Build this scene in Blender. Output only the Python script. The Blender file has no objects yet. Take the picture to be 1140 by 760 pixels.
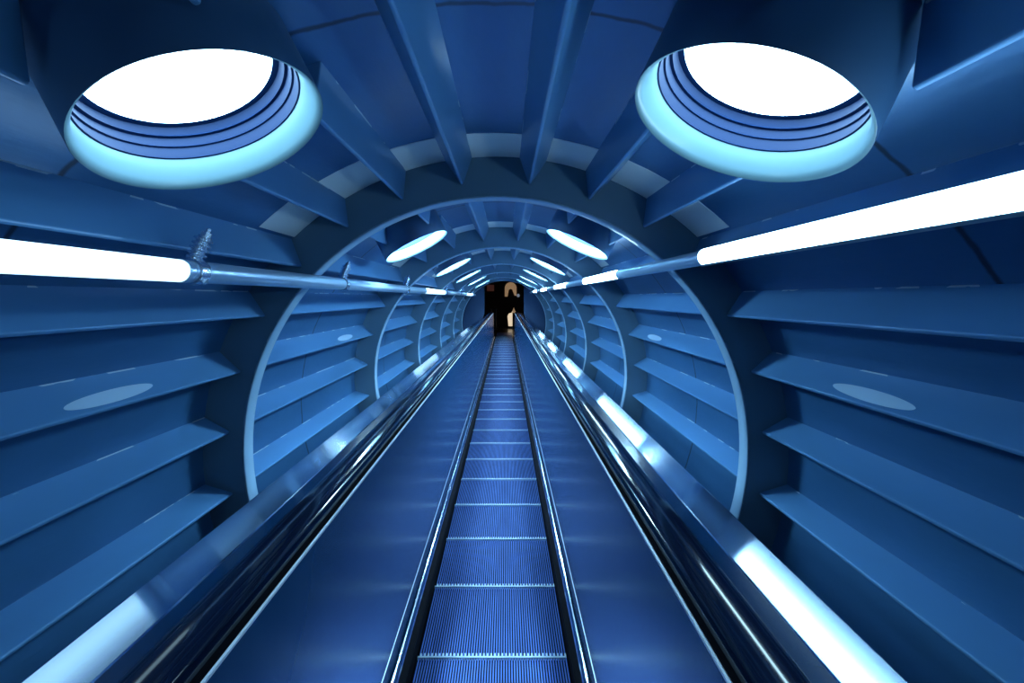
import bpy, math, random
from mathutils import Vector, Matrix
random.seed(7)
PI = math.pi
C = bpy.context.scene.collection

# ---------------------------------------------------------------- measures (metres)
CZ = 1.66                 # height of the tube axis
R = 1.40                  # inner radius of the ring frames
RS = 1.165 * R            # radius of the shell
RT = 1.06 * R             # radius of the rib tips
S = 2.32                  # bay length
NB = 6                    # bays in view
CAMX, CAMZ = 0.055, CZ + 0.845
BELT = CZ - 0.585         # step level
DECK = CZ + 0.31          # balustrade top level
FPX = 464.0

# ---------------------------------------------------------------- materials
def mat(name):
    m = bpy.data.materials.new(name)
    m.use_nodes = True
    return m, m.node_tree.nodes, m.node_tree.links, m.node_tree.nodes['Principled BSDF']

def simple(name, col, rough=0.5, metal=0.0, coat=0.0, coat_rough=0.1, noise=0.0, scale=6.0, bump=0.0, stretch=(1, 1, 1), spec=None):
    m, n, l, b = mat(name)
    b.inputs['Base Color'].default_value = (*col, 1)
    b.inputs['Roughness'].default_value = rough
    b.inputs['Metallic'].default_value = metal
    b.inputs['Coat Weight'].default_value = coat
    b.inputs['Coat Roughness'].default_value = coat_rough
    if spec is not None:
        b.inputs['Specular IOR Level'].default_value = spec
    if noise or bump:
        tc = n.new('ShaderNodeTexCoord'); mp = n.new('ShaderNodeMapping'); mp.inputs['Scale'].default_value = stretch
        l.new(tc.outputs['Object'], mp.inputs['Vector'])
        t = n.new('ShaderNodeTexNoise'); t.inputs['Scale'].default_value = scale; t.inputs['Detail'].default_value = 5
        l.new(mp.outputs['Vector'], t.inputs['Vector'])
        if noise:
            mx = n.new('ShaderNodeMix'); mx.data_type = 'RGBA'
            mx.inputs['A'].default_value = (*[c * (1 - noise) for c in col], 1)
            mx.inputs['B'].default_value = (*[min(1, c * (1 + noise)) for c in col], 1)
            l.new(t.outputs['Fac'], mx.inputs['Factor']); l.new(mx.outputs['Result'], b.inputs['Base Color'])
        if bump:
            bp = n.new('ShaderNodeBump'); bp.inputs['Strength'].default_value = bump; bp.inputs['Distance'].default_value = 0.01
            l.new(t.outputs['Fac'], bp.inputs['Height']); l.new(bp.outputs['Normal'], b.inputs['Normal'])
    return m

def emit(name, col, strength):
    m, n, l, b = mat(name)
    b.inputs['Base Color'].default_value = (0.9, 0.9, 0.9, 1)
    b.inputs['Emission Color'].default_value = (*col, 1)
    b.inputs['Emission Strength'].default_value = strength
    return m

BLUE = (0.085, 0.255, 0.52)
SHELL = (0.045, 0.165, 0.37)

def shell_material():
    m, n, l, b = mat('blue shell paint')
    b.inputs['Roughness'].default_value = 0.34
    b.inputs['Metallic'].default_value = 0.4
    b.inputs['Coat Weight'].default_value = 0.5
    b.inputs['Coat Roughness'].default_value = 0.16
    tc = n.new('ShaderNodeTexCoord')
    sep = n.new('ShaderNodeSeparateXYZ'); l.new(tc.outputs['Object'], sep.inputs['Vector'])
    # circumferential weld seam in the middle of every bay, slightly wavy
    nz = n.new('ShaderNodeTexNoise'); nz.inputs['Scale'].default_value = 9.0; nz.inputs['Detail'].default_value = 4
    l.new(tc.outputs['Object'], nz.inputs['Vector'])
    w = n.new('ShaderNodeMath'); w.operation = 'MULTIPLY_ADD'; l.new(nz.outputs['Fac'], w.inputs[0]); w.inputs[1].default_value = 0.03
    l.new(sep.outputs['Y'], w.inputs[2])
    sh = n.new('ShaderNodeMath'); sh.operation = 'SUBTRACT'; l.new(w.outputs[0], sh.inputs[0]); sh.inputs[1].default_value = 0.48 * S + 0.015
    pp = n.new('ShaderNodeMath'); pp.operation = 'PINGPONG'; l.new(sh.outputs[0], pp.inputs[0]); pp.inputs[1].default_value = S / 2
    # distance to the seam is zero at multiples of S
    lt = n.new('ShaderNodeMapRange'); l.new(pp.outputs[0], lt.inputs['Value'])
    lt.inputs['From Min'].default_value = 0.004; lt.inputs['From Max'].default_value = 0.012
    lt.inputs['To Min'].default_value = 1.0; lt.inputs['To Max'].default_value = 0.0
    # broad uneven paint
    mp = n.new('ShaderNodeMapping'); mp.inputs['Scale'].default_value = (1.0, 0.5, 1.0); l.new(tc.outputs['Object'], mp.inputs['Vector'])
    n2 = n.new('ShaderNodeTexNoise'); n2.inputs['Scale'].default_value = 3.0; n2.inputs['Detail'].default_value = 6; l.new(mp.outputs['Vector'], n2.inputs['Vector'])
    mx = n.new('ShaderNodeMix'); mx.data_type = 'RGBA'
    mx.inputs['A'].default_value = (SHELL[0] * .7, SHELL[1] * .7, SHELL[2] * .7, 1)
    mx.inputs['B'].default_value = (SHELL[0] * 1.3, SHELL[1] * 1.3, SHELL[2] * 1.3, 1)
    l.new(n2.outputs['Fac'], mx.inputs['Factor'])
    m2 = n.new('ShaderNodeMix'); m2.data_type = 'RGBA'; l.new(lt.outputs['Result'], m2.inputs['Factor'])
    l.new(mx.outputs['Result'], m2.inputs['A']); m2.inputs['B'].default_value = (0.02, 0.045, 0.09, 1)
    l.new(m2.outputs['Result'], b.inputs['Base Color'])
    mp3 = n.new('ShaderNodeMapping'); mp3.inputs['Scale'].default_value = (4, 1, 4); l.new(tc.outputs['Object'], mp3.inputs['Vector'])
    n3 = n.new('ShaderNodeTexNoise'); n3.inputs['Scale'].default_value = 14.0; n3.inputs['Detail'].default_value = 6; l.new(mp3.outputs['Vector'], n3.inputs['Vector'])
    bp = n.new('ShaderNodeBump'); bp.inputs['Strength'].default_value = 0.12; bp.inputs['Distance'].default_value = 0.01
    l.new(n3.outputs['Fac'], bp.inputs['Height']); l.new(bp.outputs['Normal'], b.inputs['Normal'])
    return m

M = {
    'shell': shell_material(),
    'rib': simple('blue rib paint', BLUE, 0.38, 0.2, 0.6, 0.10, noise=0.15, scale=5, bump=0.04, stretch=(1, .4, 1)),
    'web': simple('blue ring paint', (0.08, 0.17, 0.26), 0.5, 0, 0.2, 0.3, noise=0.12, scale=4, bump=0.03),
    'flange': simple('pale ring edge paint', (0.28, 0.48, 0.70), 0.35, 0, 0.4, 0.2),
    'collar': simple('pale collar plate', (0.90, 0.96, 0.98), 0.35, 0, 0.5, 0.15, noise=0.05, scale=4),
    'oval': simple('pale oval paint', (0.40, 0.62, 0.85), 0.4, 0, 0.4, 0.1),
    'can': simple('dark blue lamp housing', (0.03, 0.09, 0.2), 0.45, 0, 0.2, 0.2, noise=0.1, scale=8),
    'liner': simple('white lamp liner', (0.13, 0.24, 0.29), 0.35, 0, 0.3, 0.2),
    'groove': simple('blue lamp baffle', (0.003, 0.018, 0.07), 0.5, spec=0.15),
    'bulb': emit('lamp diffuser light', (0.47, 0.80, 1.0), 280.0),
    'bulbnear': emit('near lamp diffuser light', (0.47, 0.80, 1.0), 31.0),
    'tube': emit('tube lens light', (0.47, 0.80, 1.0), 24.0),
    'tubedim': emit('dim tube lens light', (0.50, 0.80, 1.0), 2.8),
    'tubeback': simple('grey tube housing', (0.22, 0.34, 0.45), 0.4, 0, 0.2, 0.2),
    'pipe': simple('pale blue pipe', (0.42, 0.62, 0.85), 0.28, 0.55, 0.3, 0.1, noise=0.08, scale=3, stretch=(1, .3, 1)),
    'clamp': simple('zinc clamp', (0.55, 0.7, 0.88), 0.25, 0.9, noise=0.15, scale=40),
    'panel': simple('blue balustrade panel', (0.002, 0.033, 0.105), 0.25, 0.10, 0, 0.15, noise=0.2, scale=2.5, stretch=(1, 1, .3), spec=0.25),
    'endwall': simple('dull blue end wall', (0.008, 0.035, 0.10), 0.6, noise=0.15, scale=3),
    'bead': simple('pale bead', (0.55, 0.65, 0.75), 0.35, 0.4, 0.2),
    'steel': simple('bright steel edging', (0.62, 0.76, 0.92), 0.18, 1.0, noise=0.08, scale=5, stretch=(20, 1, 20)),
    'deck': simple('brushed steel deck', (0.62, 0.80, 0.95), 0.11, 1.0, noise=0.06, scale=6, stretch=(30, 1, 30)),
    'navy': simple('glossy navy deck strip', (0.002, 0.018, 0.060), 0.15, 0.0, 0.3, 0.05),
    'rubber': simple('black handrail rubber', (0.002, 0.004, 0.014), 0.10, 0, 0.3, 0.05),
    'black': simple('black skirt brush', (0.003, 0.004, 0.008), 0.8, spec=0.08),
    'groove_dark': simple('dark step groove', (0.004, 0.008, 0.03), 0.7, spec=0.1),
    'step': simple('blue step metal', (0.095, 0.20, 0.58), 0.32, 0.7, 0, 0.1, noise=0.35, scale=7, stretch=(6, .6, 1)),
    'nose': simple('worn bright step edge', (0.6, 0.78, 1.0), 0.3, 0.6, noise=0.3, scale=30),
    'truss': simple('dark truss cladding', (0.02, 0.05, 0.12), 0.6, noise=0.1),
    'lobby': simple('dark lobby wall', (0.010, 0.008, 0.008), 0.7, noise=0.3, scale=2),
    'lobbyfloor': simple('dark lobby floor', (0.012, 0.012, 0.016), 0.25, noise=0.3, scale=3),
    'darkwood': simple('dark brown frame', (0.05, 0.022, 0.012), 0.5, noise=0.3, scale=9),
    'glowcream': emit('cream lantern glass', (1.0, 0.80, 0.55), 1.1),
    'glowtan': emit('tan lit arch', (0.9, 0.55, 0.28), 0.36),
    'glowred': emit('dim red sign glow', (0.7, 0.10, 0.03), 0.05),
    'glowblue': emit('pale blue lantern glow', (0.6, 0.75, 1.0), 0.30),
    'post': simple('pale post', (0.35, 0.33, 0.3), 0.4),
}

# ---------------------------------------------------------------- mesh helpers
# the deck is brushed along its length, so its highlights spread sideways
_n = M['deck'].node_tree.nodes; _b = _n['Principled BSDF']
_b.inputs['Anisotropic'].default_value = 1.0
_c = _n.new('ShaderNodeCombineXYZ'); _c.inputs[0].default_value = 1.0
M['deck'].node_tree.links.new(_c.outputs[0], _b.inputs['Tangent'])

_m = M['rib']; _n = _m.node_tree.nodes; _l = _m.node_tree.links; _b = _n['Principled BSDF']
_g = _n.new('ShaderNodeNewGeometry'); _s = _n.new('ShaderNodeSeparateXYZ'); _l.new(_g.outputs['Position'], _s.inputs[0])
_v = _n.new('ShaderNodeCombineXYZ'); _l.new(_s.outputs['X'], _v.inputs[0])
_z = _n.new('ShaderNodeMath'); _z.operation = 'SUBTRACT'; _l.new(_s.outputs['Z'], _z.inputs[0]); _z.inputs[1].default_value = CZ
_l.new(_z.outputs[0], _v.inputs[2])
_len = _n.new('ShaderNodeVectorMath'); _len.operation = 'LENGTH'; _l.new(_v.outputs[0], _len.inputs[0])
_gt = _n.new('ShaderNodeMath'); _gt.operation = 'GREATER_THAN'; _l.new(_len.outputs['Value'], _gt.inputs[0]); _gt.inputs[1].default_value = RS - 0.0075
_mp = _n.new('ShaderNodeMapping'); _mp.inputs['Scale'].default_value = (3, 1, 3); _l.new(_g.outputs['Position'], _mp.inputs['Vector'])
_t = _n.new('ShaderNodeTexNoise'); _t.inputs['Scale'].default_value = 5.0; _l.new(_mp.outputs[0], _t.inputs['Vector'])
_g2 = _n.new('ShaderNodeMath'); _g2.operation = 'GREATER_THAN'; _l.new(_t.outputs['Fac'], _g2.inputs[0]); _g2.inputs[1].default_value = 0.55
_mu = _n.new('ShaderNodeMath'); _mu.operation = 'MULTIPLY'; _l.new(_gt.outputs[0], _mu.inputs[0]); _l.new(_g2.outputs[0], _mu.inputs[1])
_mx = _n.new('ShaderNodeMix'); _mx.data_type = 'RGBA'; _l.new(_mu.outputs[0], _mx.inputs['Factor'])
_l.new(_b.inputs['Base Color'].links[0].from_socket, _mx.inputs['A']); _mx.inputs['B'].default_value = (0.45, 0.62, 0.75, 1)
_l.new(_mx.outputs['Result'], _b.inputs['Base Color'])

class MB:
    def __init__(self): self.v = []; self.f = []; self.mi = []
    def add(self, vs, fs, k=0):
        o = len(self.v); self.v += [tuple(p) for p in vs]
        for f in fs: self.f.append(tuple(i + o for i in f)); self.mi.append(k)
        return self
    def box(self, x0, x1, y0, y1, z0, z1):
        vs = [(x, y, z) for x in (x0, x1) for y in (y0, y1) for z in (z0, z1)]
        return self.add(vs, [(0, 1, 3, 2), (4, 6, 7, 5), (0, 4, 5, 1), (2, 3, 7, 6), (0, 2, 6, 4), (1, 5, 7, 3)])
    def prism(self, poly, y0, y1, ny=1):
        """closed x-z polygon extruded along the tube"""
        n = len(poly); vs = []
        for j in range(ny + 1):
            y = y0 + (y1 - y0) * j / ny
            vs += [(x, y, z) for x, z in poly]
        fs = [(j * n + i, j * n + (i + 1) % n, (j + 1) * n + (i + 1) % n, (j + 1) * n + i) for j in range(ny) for i in range(n)]
        fs += [tuple(range(n))[::-1], tuple(ny * n + i for i in range(n))]
        return self.add(vs, fs)
    def lathe(self, prof, seg, mtx=None, closed=False, k=0):
        """profile of (radius, height) turned about local z; closed joins last ring to first"""
        n = len(prof); vs = []
        for j in range(seg):
            a = 2 * PI * j / seg
            for r, h in prof: vs.append(Vector((r * math.cos(a), r * math.sin(a), h)))
        if mtx is not None: vs = [mtx @ p for p in vs]
        fs = []
        for j in range(seg):
            jn = (j + 1) % seg
            for i in range(n if closed else n - 1):
                i2 = (i + 1) % n
                fs.append((j * n + i, jn * n + i, jn * n + i2, j * n + i2))
        return self.add(vs, fs, k)
    def disc(self, r, h, seg, mtx=None):
        vs = [Vector((r * math.cos(2 * PI * j / seg), r * math.sin(2 * PI * j / seg), h)) for j in range(seg)]
        if mtx is not None: vs = [mtx @ p for p in vs]
        return self.add(vs, [tuple(range(seg))])
    def rod(self, p0, p1, r, seg=16, ends=True):
        p0, p1 = Vector(p0), Vector(p1); d = p1 - p0
        q = d.to_track_quat('Z', 'Y').to_matrix().to_4x4(); q.translation = p0
        L = d.length
        prof = [(0.0001, 0), (r, 0), (r, L), (0.0001, L)] if ends else [(r, 0), (r, L)]
        return self.lathe(prof, seg, q)

def children(o): return [c for c in list(bpy.data.objects) if c.parent == o]

def worldloc(o):
    p = Vector((0, 0, 0))
    while o: p += Vector(o.location); o = o.parent
    return p

def build(name, mb, material, parent=None, smooth=False, angle=35, bevel=0.0):
    me = bpy.data.meshes.new(name)
    off = worldloc(parent) if parent else Vector((0, 0, 0))
    me.from_pydata([tuple(Vector(p) - off) for p in mb.v], [], mb.f)
    for k in (material if isinstance(material, list) else [material]): me.materials.append(M[k])
    if any(mb.mi):
        me.polygons.foreach_set('material_index', mb.mi)
    import bmesh
    bm = bmesh.new(); bm.from_mesh(me)
    bmesh.ops.recalc_face_normals(bm, faces=bm.faces)
    if smooth:
        for f in bm.faces: f.smooth = True
        for e in bm.edges:
            if len(e.link_faces) == 2 and e.calc_face_angle(0) > math.radians(angle): e.smooth = False
    bm.to_mesh(me); bm.free()
    o = bpy.data.objects.new(name, me); C.objects.link(o)
    if parent: o.parent = parent
    if bevel:
        bv = o.modifiers.new('bevel', 'BEVEL'); bv.width = bevel; bv.segments = 2; bv.limit_method = 'ANGLE'
    return o

def tag(o, label, cat, group=None):
    o['label'] = label; o['category'] = cat
    if group: o['group'] = group
    return o

def thing(name, label, cat, loc, group=None):
    o = bpy.data.objects.new(name, None); C.objects.link(o); o.location = loc
    o.empty_display_size = 0.1
    return tag(o, label, cat, group)

def struct(name, mb, material, smooth=False, angle=35):
    o = build(name, mb, material, None, smooth, angle); o['kind'] = 'structure'; return o

def dup(o, dy, label=None, group=None):
    def cp(src, par):
        c = src.copy(); C.objects.link(c)
        if par: c.parent = par
        for ch in children(src): cp(ch, c)
        return c
    c = cp(o, None); c.location.y += dy
    if label: c['label'] = label
    if group: c['group'] = group
    return c

def pol(r, a):          # a = angle from straight up, positive to the right
    return (r * math.sin(a), CZ + r * math.cos(a))

ORD = ['nearest', 'second', 'third', 'fourth', 'fifth', 'sixth', 'seventh']
rad = math.radians

# ---------------------------------------------------------------- setting: the tube shell
Y0, Y1 = -1.6 * S, NB * S + 0.16
def arc_shell(a0, a1, n):
    mb = MB(); poly = []
    ro = RS + 0.02
    ys = [Y0 + (Y1 - Y0) * j / 24 for j in range(25)]
    vs = []; fs = []
    for y in ys:
        for i in range(n + 1):
            a = a0 + (a1 - a0) * i / n; x, z = pol(RS, a); vs.append((x, y, z))
    for j in range(24):
        for i in range(n):
            p = j * (n + 1) + i; fs.append((p, p + 1, p + n + 2, p + n + 1))
    o = len(vs)
    for y in ys:
        for i in range(n + 1):
            a = a0 + (a1 - a0) * i / n; x, z = pol(ro, a); vs.append((x, y, z))
    for j in range(24):
        for i in range(n):
            p = o + j * (n + 1) + i; fs.append((p, p + n + 1, p + n + 2, p + 1))
    mb.add(vs, fs); return mb
A = rad(53.5)
B = rad(128)
struct('ceiling', arc_shell(-A, A, 32), 'shell', True)
struct('wall_left', arc_shell(-B, -A, 24), 'shell', True)
struct('wall_right', arc_shell(A, B, 24), 'shell', True)
struct('floor', arc_shell(B, 2 * PI - B, 32), 'shell', True)

# end wall flanking the dark doorway
def flank(sgn):
    yw = NB * S + 0.12
    pts = []
    x0 = 0.665
    a0 = math.acos(0)  # unused
    rr = RS
    t0 = math.asin(x0 / rr)
    n = 28
    poly = [(sgn * x0, CZ - math.sqrt(rr * rr - x0 * x0))]
    poly.append((sgn * x0, CZ + math.sqrt(rr * rr - x0 * x0)))
    for i in range(1, n):
        a = t0 + (PI - 2 * t0) * i / n
        x, z = pol(rr, a); poly.append((sgn * x, z))
    return MB().prism(poly, yw, yw + 0.04)
struct('wall_end_left', flank(-1), 'endwall')
struct('wall_end_right', flank(1), 'endwall')

# ---------------------------------------------------------------- ring frames
def ring(n, label):
    y = n * S
    t = thing('ring_frame', label, 'frame', (0, y, CZ - RS), 'ring frames of the tube')
    mt = Matrix.Translation((0, y, CZ)) @ Matrix.Rotation(-PI / 2, 4, 'X')      # local z -> +y
    w = MB().lathe([(R + 0.006, 0), (RS + 0.001, 0), (RS + 0.001, 0.014), (R + 0.006, 0.014)], 144, mt, True)
    build('web', w, 'web', t, True, 30)
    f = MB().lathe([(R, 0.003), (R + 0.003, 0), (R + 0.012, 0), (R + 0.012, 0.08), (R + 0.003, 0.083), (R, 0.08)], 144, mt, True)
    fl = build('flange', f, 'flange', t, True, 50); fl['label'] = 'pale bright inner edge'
    vs = []; fs = []; n = 48; ac = rad(43.5)  # thin pale strip added for the bright band on the roof
    for rr, ya in ((RS - 0.003, -0.33), (RS - 0.003, -0.001), (RS + 0.004, -0.001), (RS + 0.004, -0.33)):
        for i in range(n + 1):
            x, z = pol(rr, -ac + 2 * ac * i / n); vs.append((x, y + ya, z))
    m = n + 1
    for k in range(4):
        k2 = (k + 1) % 4
        for i in range(n): fs.append((k * m + i, k * m + i + 1, k2 * m + i + 1, k2 * m + i))
    c = build('collar', MB().add(vs, fs), 'collar', t, True, 40); c['label'] = 'pale plate lining the roof in front of the ring'
    return t
r1 = ring(1, 'nearest and largest blue steel ring frame around the escalator tunnel')
for n in range(2, NB + 1):
    lab = f'{ORD[n-1]} blue steel ring frame counted along the tunnel from the viewer'
    if n == NB: lab = 'farthest and smallest blue steel ring frame, around the dark doorway'
    dup(r1, (n - 1) * S, lab)
r0 = dup(r1, -1.035 * S, 'blue steel ring frame overhead at the viewer, outside the picture')

# ---------------------------------------------------------------- ribs (stringers)
ANG = [7.3 + 13.17 * k for k in range(8)]
LAMP_A = rad(27.6); LAMP_B = rad(26.2); LAMP_F = 0.437; LAMP_R = 0.267
def rib_piece(a, y0, y1):
    ca, sa = math.cos(a), math.sin(a)
    h = 0.006; hb = 0.076                      # folded V section: narrow edge, wide base on the shell
    def P(r, t): return (r * sa + t * ca, CZ + r * ca - t * sa)
    poly = [P(RT, -h), P(RT, h), P(RS - 0.003, hb), P(RS + 0.006, hb), P(RS + 0.006, -hb), P(RS - 0.003, -hb)]
    mb = MB()
    return mb.prism(poly, y0, y1, 1)
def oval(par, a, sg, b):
    # thin pale oval imitating a spot of light on the rib's upper face
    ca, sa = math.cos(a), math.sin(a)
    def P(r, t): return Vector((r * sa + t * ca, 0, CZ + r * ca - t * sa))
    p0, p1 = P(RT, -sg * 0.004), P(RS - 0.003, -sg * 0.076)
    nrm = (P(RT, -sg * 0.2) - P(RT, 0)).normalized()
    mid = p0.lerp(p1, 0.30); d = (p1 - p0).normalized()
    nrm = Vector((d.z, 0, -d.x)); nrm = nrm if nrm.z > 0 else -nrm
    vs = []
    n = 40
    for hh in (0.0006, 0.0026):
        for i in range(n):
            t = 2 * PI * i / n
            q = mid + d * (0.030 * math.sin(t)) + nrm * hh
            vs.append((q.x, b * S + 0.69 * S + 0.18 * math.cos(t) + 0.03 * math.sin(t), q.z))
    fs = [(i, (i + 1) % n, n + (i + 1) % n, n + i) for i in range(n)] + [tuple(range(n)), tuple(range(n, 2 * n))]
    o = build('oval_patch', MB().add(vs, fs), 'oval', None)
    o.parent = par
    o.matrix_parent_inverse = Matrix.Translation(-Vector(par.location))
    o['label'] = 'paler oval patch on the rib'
WORD = ['first', 'second', 'third', 'fourth', 'fifth', 'sixth', 'seventh', 'eighth']
def rib_label(side, k, b):
    bay = ORD[b] + ' bay'
    if k < 3:
        what = ['beside the top of the arch', 'on the inner side of the lamp can', 'on the outer side of the lamp can'][k]
        return f'blue steel roof rib {what}, {side} side, {bay}'
    if k == 3:
        return f'blue steel rib right above the {"pipe" if side == "left" else "tube light rail"}, {side} side, {bay}'
    return f'blue steel wall rib, {WORD[k-4]} below the {"pipe" if side == "left" else "tube light rail"}, {side} wall, {bay}'
for side, sg in (('left', -1), ('right', 1)):
    for k, ad in enumerate(ANG):
        a = sg * rad(ad)
        ya, yb = 0.016, S - 0.001
        nm = 'roof_rib' if k < 4 else 'wall_rib'
        grp = 'ribs between the ring frames'
        if k in (1, 2):
            # the rib stops at the lamp can and goes on behind it
            off = -0.06 + 1.52 * math.sin(abs(abs(a) - (LAMP_A if sg < 0 else LAMP_B)))
            half = math.sqrt(max(LAMP_R ** 2 - off ** 2, 0)) + 0.0
            yc = LAMP_F * S
            x, z = pol(RT, a)
            o = thing(nm, rib_label(side, k, 0), 'rib', (x, ya, z), grp)
            build('rib_segment', rib_piece(a, ya, yc - half), 'rib', o, bevel=0.004)
            build('rib_segment', rib_piece(a, yc + half, yb), 'rib', o, bevel=0.004)
        else:
            o = build(nm, rib_piece(a, ya, yb), 'rib', bevel=0.004)
            tag(o, rib_label(side, k, 0), 'rib', grp)
        first_rib = o
        for b in range(1, NB):
            c = dup(o, b * S, rib_label(side, k, b))
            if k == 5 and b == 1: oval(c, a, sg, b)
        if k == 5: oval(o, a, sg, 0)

# ---------------------------------------------------------------- lamp cans
RO = 1.006 * R          # radius of the can mouth
def lamp(side, sg, near):
    a = sg * (LAMP_A if sg < 0 else LAMP_B); yc = LAMP_F * S
    x, z = pol(RO, a)
    t = thing('ceiling_lamp', f'nearest and largest round lamp can, {side} side of the ceiling', 'lamp', (x, yc, z), 'round lamp cans in the ceiling')
    # local z runs outwards from the mouth into the shell
    mt = Matrix.Translation((x, yc, z)) @ Matrix.Rotation(a, 4, 'Y')
    D = RS - RO
    r = LAMP_R
    hs = MB().lathe([(r - 0.0008, 0.0), (r, 0.002), (r, D - 0.004)], 72, mt)
    build('housing', hs, 'can', t, True, 50)
    ln = MB().lathe([(r - 0.0008, 0.0), (r - 0.006, 0.003), (r - 0.016, 0.018), (r - 0.024, 0.070), (r - 0.026, 0.078)], 72, mt)
    l = build('liner', ln, 'liner', t, True, 60); l['label'] = 'glowing white inner lining'
    bf = MB().lathe([(r - 0.026, 0.078), (r - 0.030, 0.080), (r - 0.026, 0.084), (r - 0.028, 0.112), (r - 0.033, 0.114), (r - 0.029, 0.118), (r - 0.032, 0.140), (r - 0.040, 0.142), (r - 0.036, 0.147), (r - 0.042, 0.168), (r - 0.058, 0.170)], 72, mt)
    l = build('baffle', bf, 'groove', t, True, 30); l['label'] = 'darker blue stepped baffle rings'
    bu = MB().lathe([(0.0001, 0.165), (0.11, 0.1655), (r - 0.066, 0.166), (r - 0.059, 0.170), (r - 0.059, 0.175), (0.0001, 0.176)], 72, mt)
    l = build('diffuser', bu, 'bulbnear' if near else 'bulb', t, True, 60); l['label'] = 'white glowing round diffuser'
    return t
for side, sg in (('left', -1), ('right', 1)):
    lamp(side, sg, True)
    t = lamp(side, sg, False)
    t.location.y += S; t['label'] = f'second round lamp can from the viewer, {side} side of the ceiling'
    for b in range(2, NB):
        dup(t, (b - 1) * S, f'{ORD[b]} round lamp can from the viewer, {side} side of the ceiling')

# ---------------------------------------------------------------- pipe on the left with clamps
PX, PZ, PR = -0.985, CZ + 0.93, 0.037
LEFT_LIT = [(0.0, 0.585), (2.28, 3.03), (4.68, 5.45)]
t = None
pipes = []
prev = Y0 + 0.05
for i, (la, lb) in enumerate(LEFT_LIT + [(None, None)]):
    y1 = la * S - 0.001 if la is not None else NB * S + 0.1
    labs = ['', 'pale blue metal pipe past the first clamp, upper left wall', 'pale blue metal pipe past the second glowing section, upper left wall', 'pale blue metal pipe past the farthest glowing section, upper left wall']
    if i:
        p = thing('wall_pipe', labs[i], 'pipe', (PX, prev, PZ - PR), 'pipes along the upper left wall')
        build('pipe_run', MB().rod((PX, prev, PZ), (PX, y1, PZ), PR, 32), 'pipe', p, True, 50)
        pipes.append((prev, y1, p))
    if la is not None: prev = lb * S + 0.001
def clamp(y):
    t = [p for ya, yb, p in pipes if y < yb][0]
    a = -rad(47.1)
    ux, uz = math.sin(a), math.cos(a)                   # outwards
    mt = Matrix.Translation((PX, y, PZ)) @ Matrix.Rotation(-PI / 2, 4, 'X')
    b = build('clamp', MB().lathe([(PR, -0.022), (PR + 0.007, -0.020), (PR + 0.009, 0), (PR + 0.007, 0.020), (PR, 0.022)], 28, mt), 'clamp', t, True, 40)
    # thick ribbed isolator stack rising from the band, with a nut on top
    d = Vector((0.32, 0.2, 1)).normalized()
    q = d.to_track_quat('Z', 'Y').to_matrix().to_4x4(); q.translation = Vector((PX - 0.004, y, PZ + PR - 0.004))
    prof = [(0.0001, 0), (0.024, 0)]
    for i in range(5):
        h = 0.006 + i * 0.017
        prof += [(0.020, h), (0.029, h + 0.004), (0.029, h + 0.010), (0.020, h + 0.014)]
    prof += [(0.020, 0.094), (0.0001, 0.094)]
    build('isolator', MB().lathe(prof, 24, q), 'clamp', b, True, 25)
    build('nut', MB().lathe([(0.0001, 0.095), (0.017, 0.095), (0.017, 0.108), (0.008, 0.109), (0.008, 0.122), (0.0001, 0.122)], 6, q), 'clamp', b)
    # lower bolt of the band
    q2 = Vector((-ux, 0, -uz)).to_track_quat('Z', 'Y').to_matrix().to_4x4(); q2.translation = Vector((PX, y, PZ))
    build('bolt', MB().lathe([(0.0001, PR + 0.004), (0.011, PR + 0.004), (0.011, PR + 0.016), (0.0001, PR + 0.018)], 6, q2), 'clamp', b)
for c in (0.600, 1.145, 1.86, 3.1, 4.05, 5.6):
    clamp(c * S)

# ---------------------------------------------------------------- tube lights and rail on the right
TX, TZ, TR = 0.900, CZ + 1.015, 0.036
def half_tube(y0, y1, a0, a1, r, n=24, cx=None, cz=None):
    cx = TX if cx is None else cx; cz = TZ if cz is None else cz
    mb = MB(); vs = []; fs = []
    for y in (y0, y1):
        for i in range(n + 1):
            a = a0 + (a1 - a0) * i / n
            vs.append((cx + r * math.sin(a), y, cz + r * math.cos(a)))
    for i in range(n): fs.append((i, i + 1, n + 2 + i, n + 1 + i))
    for y, o in ((y0, 0), (y1, n + 1)):
        fs.append(tuple(o + i for i in range(n + 1)))
    fs.append((0, n + 1, 2 * n + 1, n))        # closing strip
    return mb.add(vs, fs)
def tube_light(y0, y1, label, group, cx, cz, lens, a0, a1):
    t = thing('tube_light', label, 'lamp', (cx, (y0 + y1) / 2, cz - TR), group)
    l = build('lens', half_tube(y0 + 0.03, y1 - 0.03, rad(a0), rad(a1), TR, 24, cx, cz), lens, t, True, 40); l['label'] = 'white glowing lens'
    l = build('housing', half_tube(y0 + 0.03, y1 - 0.03, rad(a1), rad(a0 + 360), TR + 0.001, 24, cx, cz), 'tubeback', t, True, 40); l['label'] = 'grey housing behind the lens'
    for ya, yb in ((y0, y0 + 0.031), (y1 - 0.031, y1)):
        mt = Matrix.Translation((cx, ya, cz)) @ Matrix.Rotation(-PI / 2, 4, 'X')
        h = yb - ya
        build('end_cap', MB().lathe([(0.0001, 0), (TR - 0.002, 0), (TR + 0.002, 0.003), (TR + 0.002, h - 0.003), (TR - 0.002, h), (0.0001, h)], 28, mt), 'pipe', t, True, 30)
    return t
ends = [0.77 + 1.14 * k for k in range(5)]
LT = 0.60 * S
t0 = tube_light(ends[0] * S - LT, ends[0] * S, 'nearest and largest glowing white tube light on the right rail', 'tube lights on the right rail', TX, TZ, 'tube', -150, -5)
for k in range(1, 5):
    dup(t0, (ends[k] - ends[0]) * S, f'{ORD[k]} glowing white tube light along the right rail from the viewer')
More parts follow.
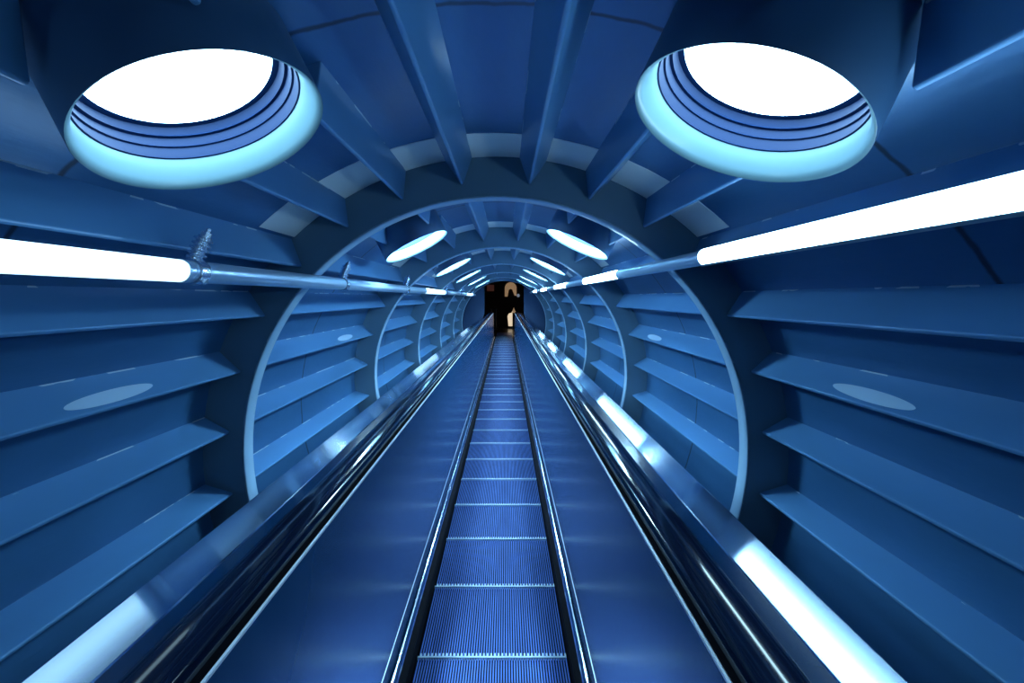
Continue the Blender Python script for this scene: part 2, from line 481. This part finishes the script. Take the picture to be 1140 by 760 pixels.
dup(t0, -1.14 * S, 'glowing white tube light on the right rail behind the viewer')
for i, (la, lb) in enumerate(LEFT_LIT):
    tube_light(la * S, lb * S, f'{["nearest and largest", "second", "farthest"][i]} faintly glowing pale tube light in the pipe on the upper left wall', 'tube lights in the left pipe', PX, PZ, 'tubedim', -70, 200)
for k in range(5):
    y0 = ends[k] * S + 0.001
    y1 = (ends[k + 1] * S - LT if k < 4 else NB * S + 0.1) - 0.001
    o = build('rail_pipe', MB().rod((TX, y0, TZ), (TX, y1, TZ), TR * 0.92, 28), 'pipe', None, True, 50)
    lab = f'blue metal rail pipe between the {ORD[k]} and {ORD[k+1]} tube lights, right wall' if k < 4 else 'blue metal rail pipe past the farthest tube light, right wall'
    tag(o, lab, 'pipe', 'rail pipes between the tube lights')

# ---------------------------------------------------------------- escalator
EY0, EY1 = -1.2, 6.95 * S
esc = thing('escalator', 'long narrow blue metal escalator running down the middle of the tunnel', 'escalator', (0, EY0, CZ - 1.15))
STEP = 0.406
# step: grooved tread with a toothed nosing
def step_mesh(y0):
    n = 58; W = 0.592; pit = W / n
    prof = []
    top = BELT; dep = 0.009
    for i in range(n):
        xa = -W / 2 + i * pit
        prof += [(xa, top - dep), (xa + pit * 0.46, top - dep), (xa + pit * 0.52, top), (xa + pit * 0.96, top)]
    prof += [(W / 2, top - dep), (W / 2, top - 0.03), (-W / 2, top - 0.03)]
    mb = MB(); mb.prism(prof, y0 + 0.014, y0 + STEP - 0.002)
    for i in range(n):                          # groove bottoms and sides are dark
        for q in (0, 1, 3): mb.mi[4 * i + q] = 1
    # the tread leans very slightly so each edge stands proud of the next
    mb.v = [(x, y, z + (y - y0 - STEP) * 0.02) for x, y, z in mb.v]
    return mb
def nose_mesh(y0):
    n = 40; W = 0.592; pit = W / n; mb = MB()
    vs = []; fs = []
    prof = []
    for i in range(n):
        xa = -W / 2 + i * pit
        prof += [(xa, y0 + 0.001), (xa + pit * 0.6, y0 + 0.001), (xa + pit * 0.6, y0 + 0.014), (xa + pit, y0 + 0.014)]
    prof += [(W / 2, y0 - 0.006), (-W / 2, y0 - 0.006)]
    m = len(prof)
    for z in (BELT - 0.02, BELT + 0.002): vs += [(x, y, z) for x, y in prof]
    fs = [(i, (i + 1) % m, m + (i + 1) % m, m + i) for i in range(m)] + [tuple(range(m)), tuple(range(m, 2 * m))]
    return mb.add(vs, fs)
first = 1.66 - 5 * STEP
s0 = build('step', step_mesh(first), ['step', 'groove_dark'], esc)
n0 = build('nosing', nose_mesh(first), 'nose', s0); n0['label'] = 'bright toothed edge of the step'
k = 1
while first + (k + 1) * STEP < EY1 - 0.2:
    c = s0.copy(); C.objects.link(c); c.parent = esc; c.location.y += k * STEP
    d = n0.copy(); C.objects.link(d); d.parent = c
    k += 1
ye = first + k * STEP
l = build('landing_plate', MB().box(-0.296, 0.296, ye + 0.02, EY1 + 1.0, BELT - 0.03, BELT - 0.002), 'step', esc)
build('truss', MB().box(-0.565, 0.565, EY0, EY1 - 0.7, CZ - 1.10, BELT - 0.06), 'truss', esc)
EB1 = 6.25 * S
for sg in (-1, 1):
    def sp(poly): return [(sg * x, z) for x, z in poly]
    build('skirt', MB().prism(sp([(0.303, BELT - 0.05), (0.306, BELT + 0.045), (0.330, BELT + 0.06), (0.345, BELT + 0.06), (0.345, BELT - 0.05)]), EY0, EB1), 'black', esc)['label'] = 'black brush strip beside the steps'
    build('skirt_moulding', MB().prism(sp([(0.328, BELT + 0.0615), (0.331, BELT + 0.069), (0.3405, BELT + 0.078), (0.346, BELT + 0.080), (0.346, BELT + 0.0615)]), EY0, EB1), 'steel', esc)['label'] = 'bright steel moulding along the steps'
    bal = build('balustrade', MB().prism(sp([(0.3475, BELT - 0.05), (0.352, BELT + 0.10), (0.366, DECK - 0.004), (0.40, DECK - 0.004), (0.40, BELT - 0.05)]), EY0, EB1), 'panel', esc)
    build('bottom_bead', MB().prism(sp([(0.3525, BELT + 0.159), (0.3515, BELT + 0.163), (0.3555, BELT + 0.1645), (0.3555, BELT + 0.159)]), EY0, EB1), 'bead', bal)
    build('top_bead', MB().prism(sp([(0.3635, DECK - 0.0035), (0.3635, DECK + 0.001), (0.367, DECK + 0.003), (0.372, DECK - 0.003), (0.368, DECK - 0.0035)]), EY0, EB1), 'bead', bal)['label'] = 'thin bright steel bead'
    # handrail: rounded rubber profile
    hc, hz = 0.418, DECK + 0.004
    hp = []
    for i in range(17):
        a = PI * i / 16
        hp.append((hc + 0.040 * math.copysign(abs(math.cos(a)) ** 0.8, math.cos(a)), hz + 0.014 + 0.022 * math.sin(a) ** 0.6))
    hp += [(hc - 0.040, hz + 0.004), (hc - 0.032, hz - 0.003), (hc + 0.032, hz - 0.003), (hc + 0.040, hz + 0.004)]
    build('handrail', MB().prism(sp(hp), EY0, EB1, 1), 'rubber', esc, True, 40)['label'] = 'shiny black rubber handrail'
    build('handrail_guide', MB().prism(sp([(0.3725, DECK - 0.02), (0.3725, DECK - 0.001), (0.4635, DECK - 0.001), (0.4635, DECK - 0.02)]), EY0, EB1), 'black', esc)
    build('inner_deck', MB().prism(sp([(0.464, DECK - 0.03), (0.464, DECK - 0.002), (0.470, DECK + 0.002), (0.509, DECK + 0.008), (0.509, DECK - 0.03)]), EY0, EB1), 'navy', esc)['label'] = 'glossy dark navy strip beside the handrail'
    build('outer_deck', MB().prism(sp([(0.510, DECK - 0.03), (0.510, DECK + 0.007), (0.513, DECK + 0.009), (0.592, DECK + 0.0201), (0.597, DECK + 0.017), (0.599, DECK - 0.03)]), EY0, EB1), 'deck', esc)['label'] = 'mirror bright steel deck'
    build('cladding', MB().prism(sp([(0.58, CZ - 1.08), (0.592, DECK - 0.031), (0.583, DECK - 0.031), (0.570, CZ - 1.08)]), EY0, EB1), 'truss', esc)

# ---------------------------------------------------------------- dark lobby beyond the doorway
LY0, LY1 = NB * S + 0.17, 22.2
LX, LZ0, LZ1 = 2.0, BELT - 0.035, CZ + 1.9
struct('floor_lobby', MB().box(-LX, LX, EB1 + 0.3, LY1, LZ0 - 0.05, LZ0), 'lobbyfloor')
struct('ceiling_lobby', MB().box(-LX, LX, LY0, LY1, LZ1, LZ1 + 0.05), 'lobby')
struct('wall_lobby_left', MB().box(-LX - 0.05, -LX, LY0, LY1, LZ0 - 0.05, LZ1 + 0.05), 'lobby')
struct('wall_lobby_right', MB().box(LX, LX + 0.05, LY0, LY1, LZ0 - 0.05, LZ1 + 0.05), 'lobby')
struct('wall_lobby_back', MB().box(-LX - 0.05, LX + 0.05, LY1, LY1 + 0.05, LZ0 - 0.05, LZ1 + 0.05), 'lobby')

def at(px, py, y):       # where the photograph's pixel lies at distance y
    return CAMX + (px - 563) / FPX * y, CAMZ - (py - 331) / FPX * y
# glowing lantern cabinet
Y = 20.0
x0, zt = at(565, 349, Y); x1, zb = at(579, 364, Y)
xm = (x0 + x1) / 2
zb = LZ0 + 0.001
lan = thing('lantern', 'glowing cream lantern cabinet with a peaked top on the dark lobby floor', 'lantern', (xm, Y, zb))
w = (x1 - x0) / 2
zleg = zb + 0.10
fr = MB().box(xm - w, xm + w, Y - w * .6, Y + w * .6, zb, zleg - 0.001)
build('base', fr, 'darkwood', lan)
for sg in (-1, 1):
    xa, xb = sorted((xm + sg * w, xm + sg * 0.07))
    g = MB(); xi, xo = (xm + sg * 0.07, xm + sg * w)
    poly = [(xi, zleg), (xo * .85 + xm * .15, zleg), (xo, zt - 0.14), (xo * .8 + xm * .2, zt), (xi, zt + 0.04)]
    g.prism(poly, Y - w * .6, Y + w * .6); build('glass_panel', g, 'glowcream', lan)['label'] = 'glowing cream glass'
build('mullion', MB().prism([(xm - 0.068, zleg), (xm + 0.068, zleg), (xm + 0.068, zt), (xm - 0.068, zt)], Y - w * .6 + 0.01, Y + w * .6 - 0.01), 'darkwood', lan)['label'] = 'dark upright bar'
tp = MB().prism([(xm - 0.12, zt + 0.05), (xm + 0.12, zt + 0.05), (xm + 0.05, zt + 0.16), (xm, zt + 0.30), (xm - 0.05, zt + 0.16)], Y - 0.1, Y + 0.1)
build('finial', tp, 'glowtan', lan)
# arch on the back wall, no lamp: its lit look is emission
Y = LY1 - 0.058
xa, za = at(562, 314, Y); xb, zb2 = at(575, 330, Y)
poly = []
xm2 = (xa + xb) / 2; wo = (xb - xa) / 2; wi = wo * 0.36
zsp = za - wo
out = [(xm2 + wo * math.cos(PI * i / 20), zsp + wo * math.sin(PI * i / 20)) for i in range(21)]
inn = [(xm2 + wi * math.cos(PI * i / 20), zsp - 0.16 + wi * math.sin(PI * i / 20)) for i in range(20, -1, -1)]
poly = [(xm2 + wo, zb2 + 0.05)] + out + [(xm2 - wo, zb2), (xm2 - wi - 0.05, zb2)] + inn + [(xm2 + wi + 0.1, zb2 + 0.05)]
tag(build('arch_wall_lamp', MB().prism(poly, Y, Y + 0.058), 'glowtan'), 'tan glowing arch high on the dark lobby back wall', 'wall light')
# dim red panel and small blue lantern
xa, za = at(542, 317, LY1 - 0.1); xb, zb2 = at(550, 324, LY1 - 0.1)
rp = thing('sign_panel', 'dim red glowing panel at the upper left of the dark lobby', 'sign', (xa, LY1 - 0.09, zb2))
build('panel_face', MB().box(xa, xb, LY1 - 0.09, LY1 - 0.06, zb2, za), 'glowred', rp)
build('panel_frame', MB().box(xa - 0.02, xb + 0.02, LY1 - 0.059, LY1 - 0.002, zb2 - 0.02, za + 0.02), 'darkwood', rp)
xa, za = at(577, 329, LY1 - 0.3)
bl = thing('wall_lantern', 'small pale blue lantern on the right of the dark lobby back wall', 'lamp', (xa, LY1 - 0.2, za))
mt = Matrix.Translation((xa, LY1 - 0.2, za - 0.08))
build('globe', MB().lathe([(0.0001, 0), (0.06, 0.02), (0.08, 0.09), (0.055, 0.16), (0.0001, 0.18)], 20, mt), 'glowblue', bl, True, 60)
build('bracket', MB().rod((xa, LY1 - 0.2, za - 0.079), (xa, LY1 - 0.002, za - 0.18), 0.02, 10), 'darkwood', bl)
for i, px in enumerate((547, 552)):  # added posts imitate two pale reflections of the lantern
    xa, _ = at(px, 357, 19.0)
    b = thing('barrier_post', ['slim pale barrier post in the dark lobby, left one of the two', 'slim pale barrier post in the dark lobby, right one, nearer the lantern'][i], 'post', (xa, 19.0, LZ0), 'barrier posts in the lobby')
    mt = Matrix.Translation((xa, 19.0, LZ0 + 0.001))
    build('post_shaft', MB().lathe([(0.0001, 0.021), (0.03, 0.021), (0.03, 0.90), (0.04, 0.91), (0.04, 0.95), (0.0001, 0.96)], 16, mt), 'post', b, True, 40)
    build('post_base', MB().lathe([(0.0001, 0), (0.07, 0), (0.07, 0.012), (0.05, 0.020), (0.0001, 0.020)], 20, mt), 'post', b, True, 40)

# ---------------------------------------------------------------- world, camera, view
w = bpy.data.worlds.new('dark world'); bpy.context.scene.world = w; w.use_nodes = True
w.node_tree.nodes['Background'].inputs['Color'].default_value = (0.02, 0.05, 0.12, 1)
w.node_tree.nodes['Background'].inputs['Strength'].default_value = 0.2

cam = bpy.data.cameras.new('camera'); co = bpy.data.objects.new('camera', cam); C.objects.link(co)
co.location = (CAMX, 0, CAMZ); co.rotation_euler = (PI / 2, 0, 0)
cam.sensor_width = 36; cam.lens = 36 * FPX / 1140
cam.shift_x = 7 / 1140; cam.shift_y = -49 / 1140
cam.clip_start = 0.02; cam.clip_end = 100
sc = bpy.context.scene
sc.camera = co
vs_ = sc.view_settings
vs_.view_transform = 'Standard'; vs_.look = 'None'; vs_.gamma = 1.0; vs_.use_curve_mapping = False
vs_.exposure = -0.5
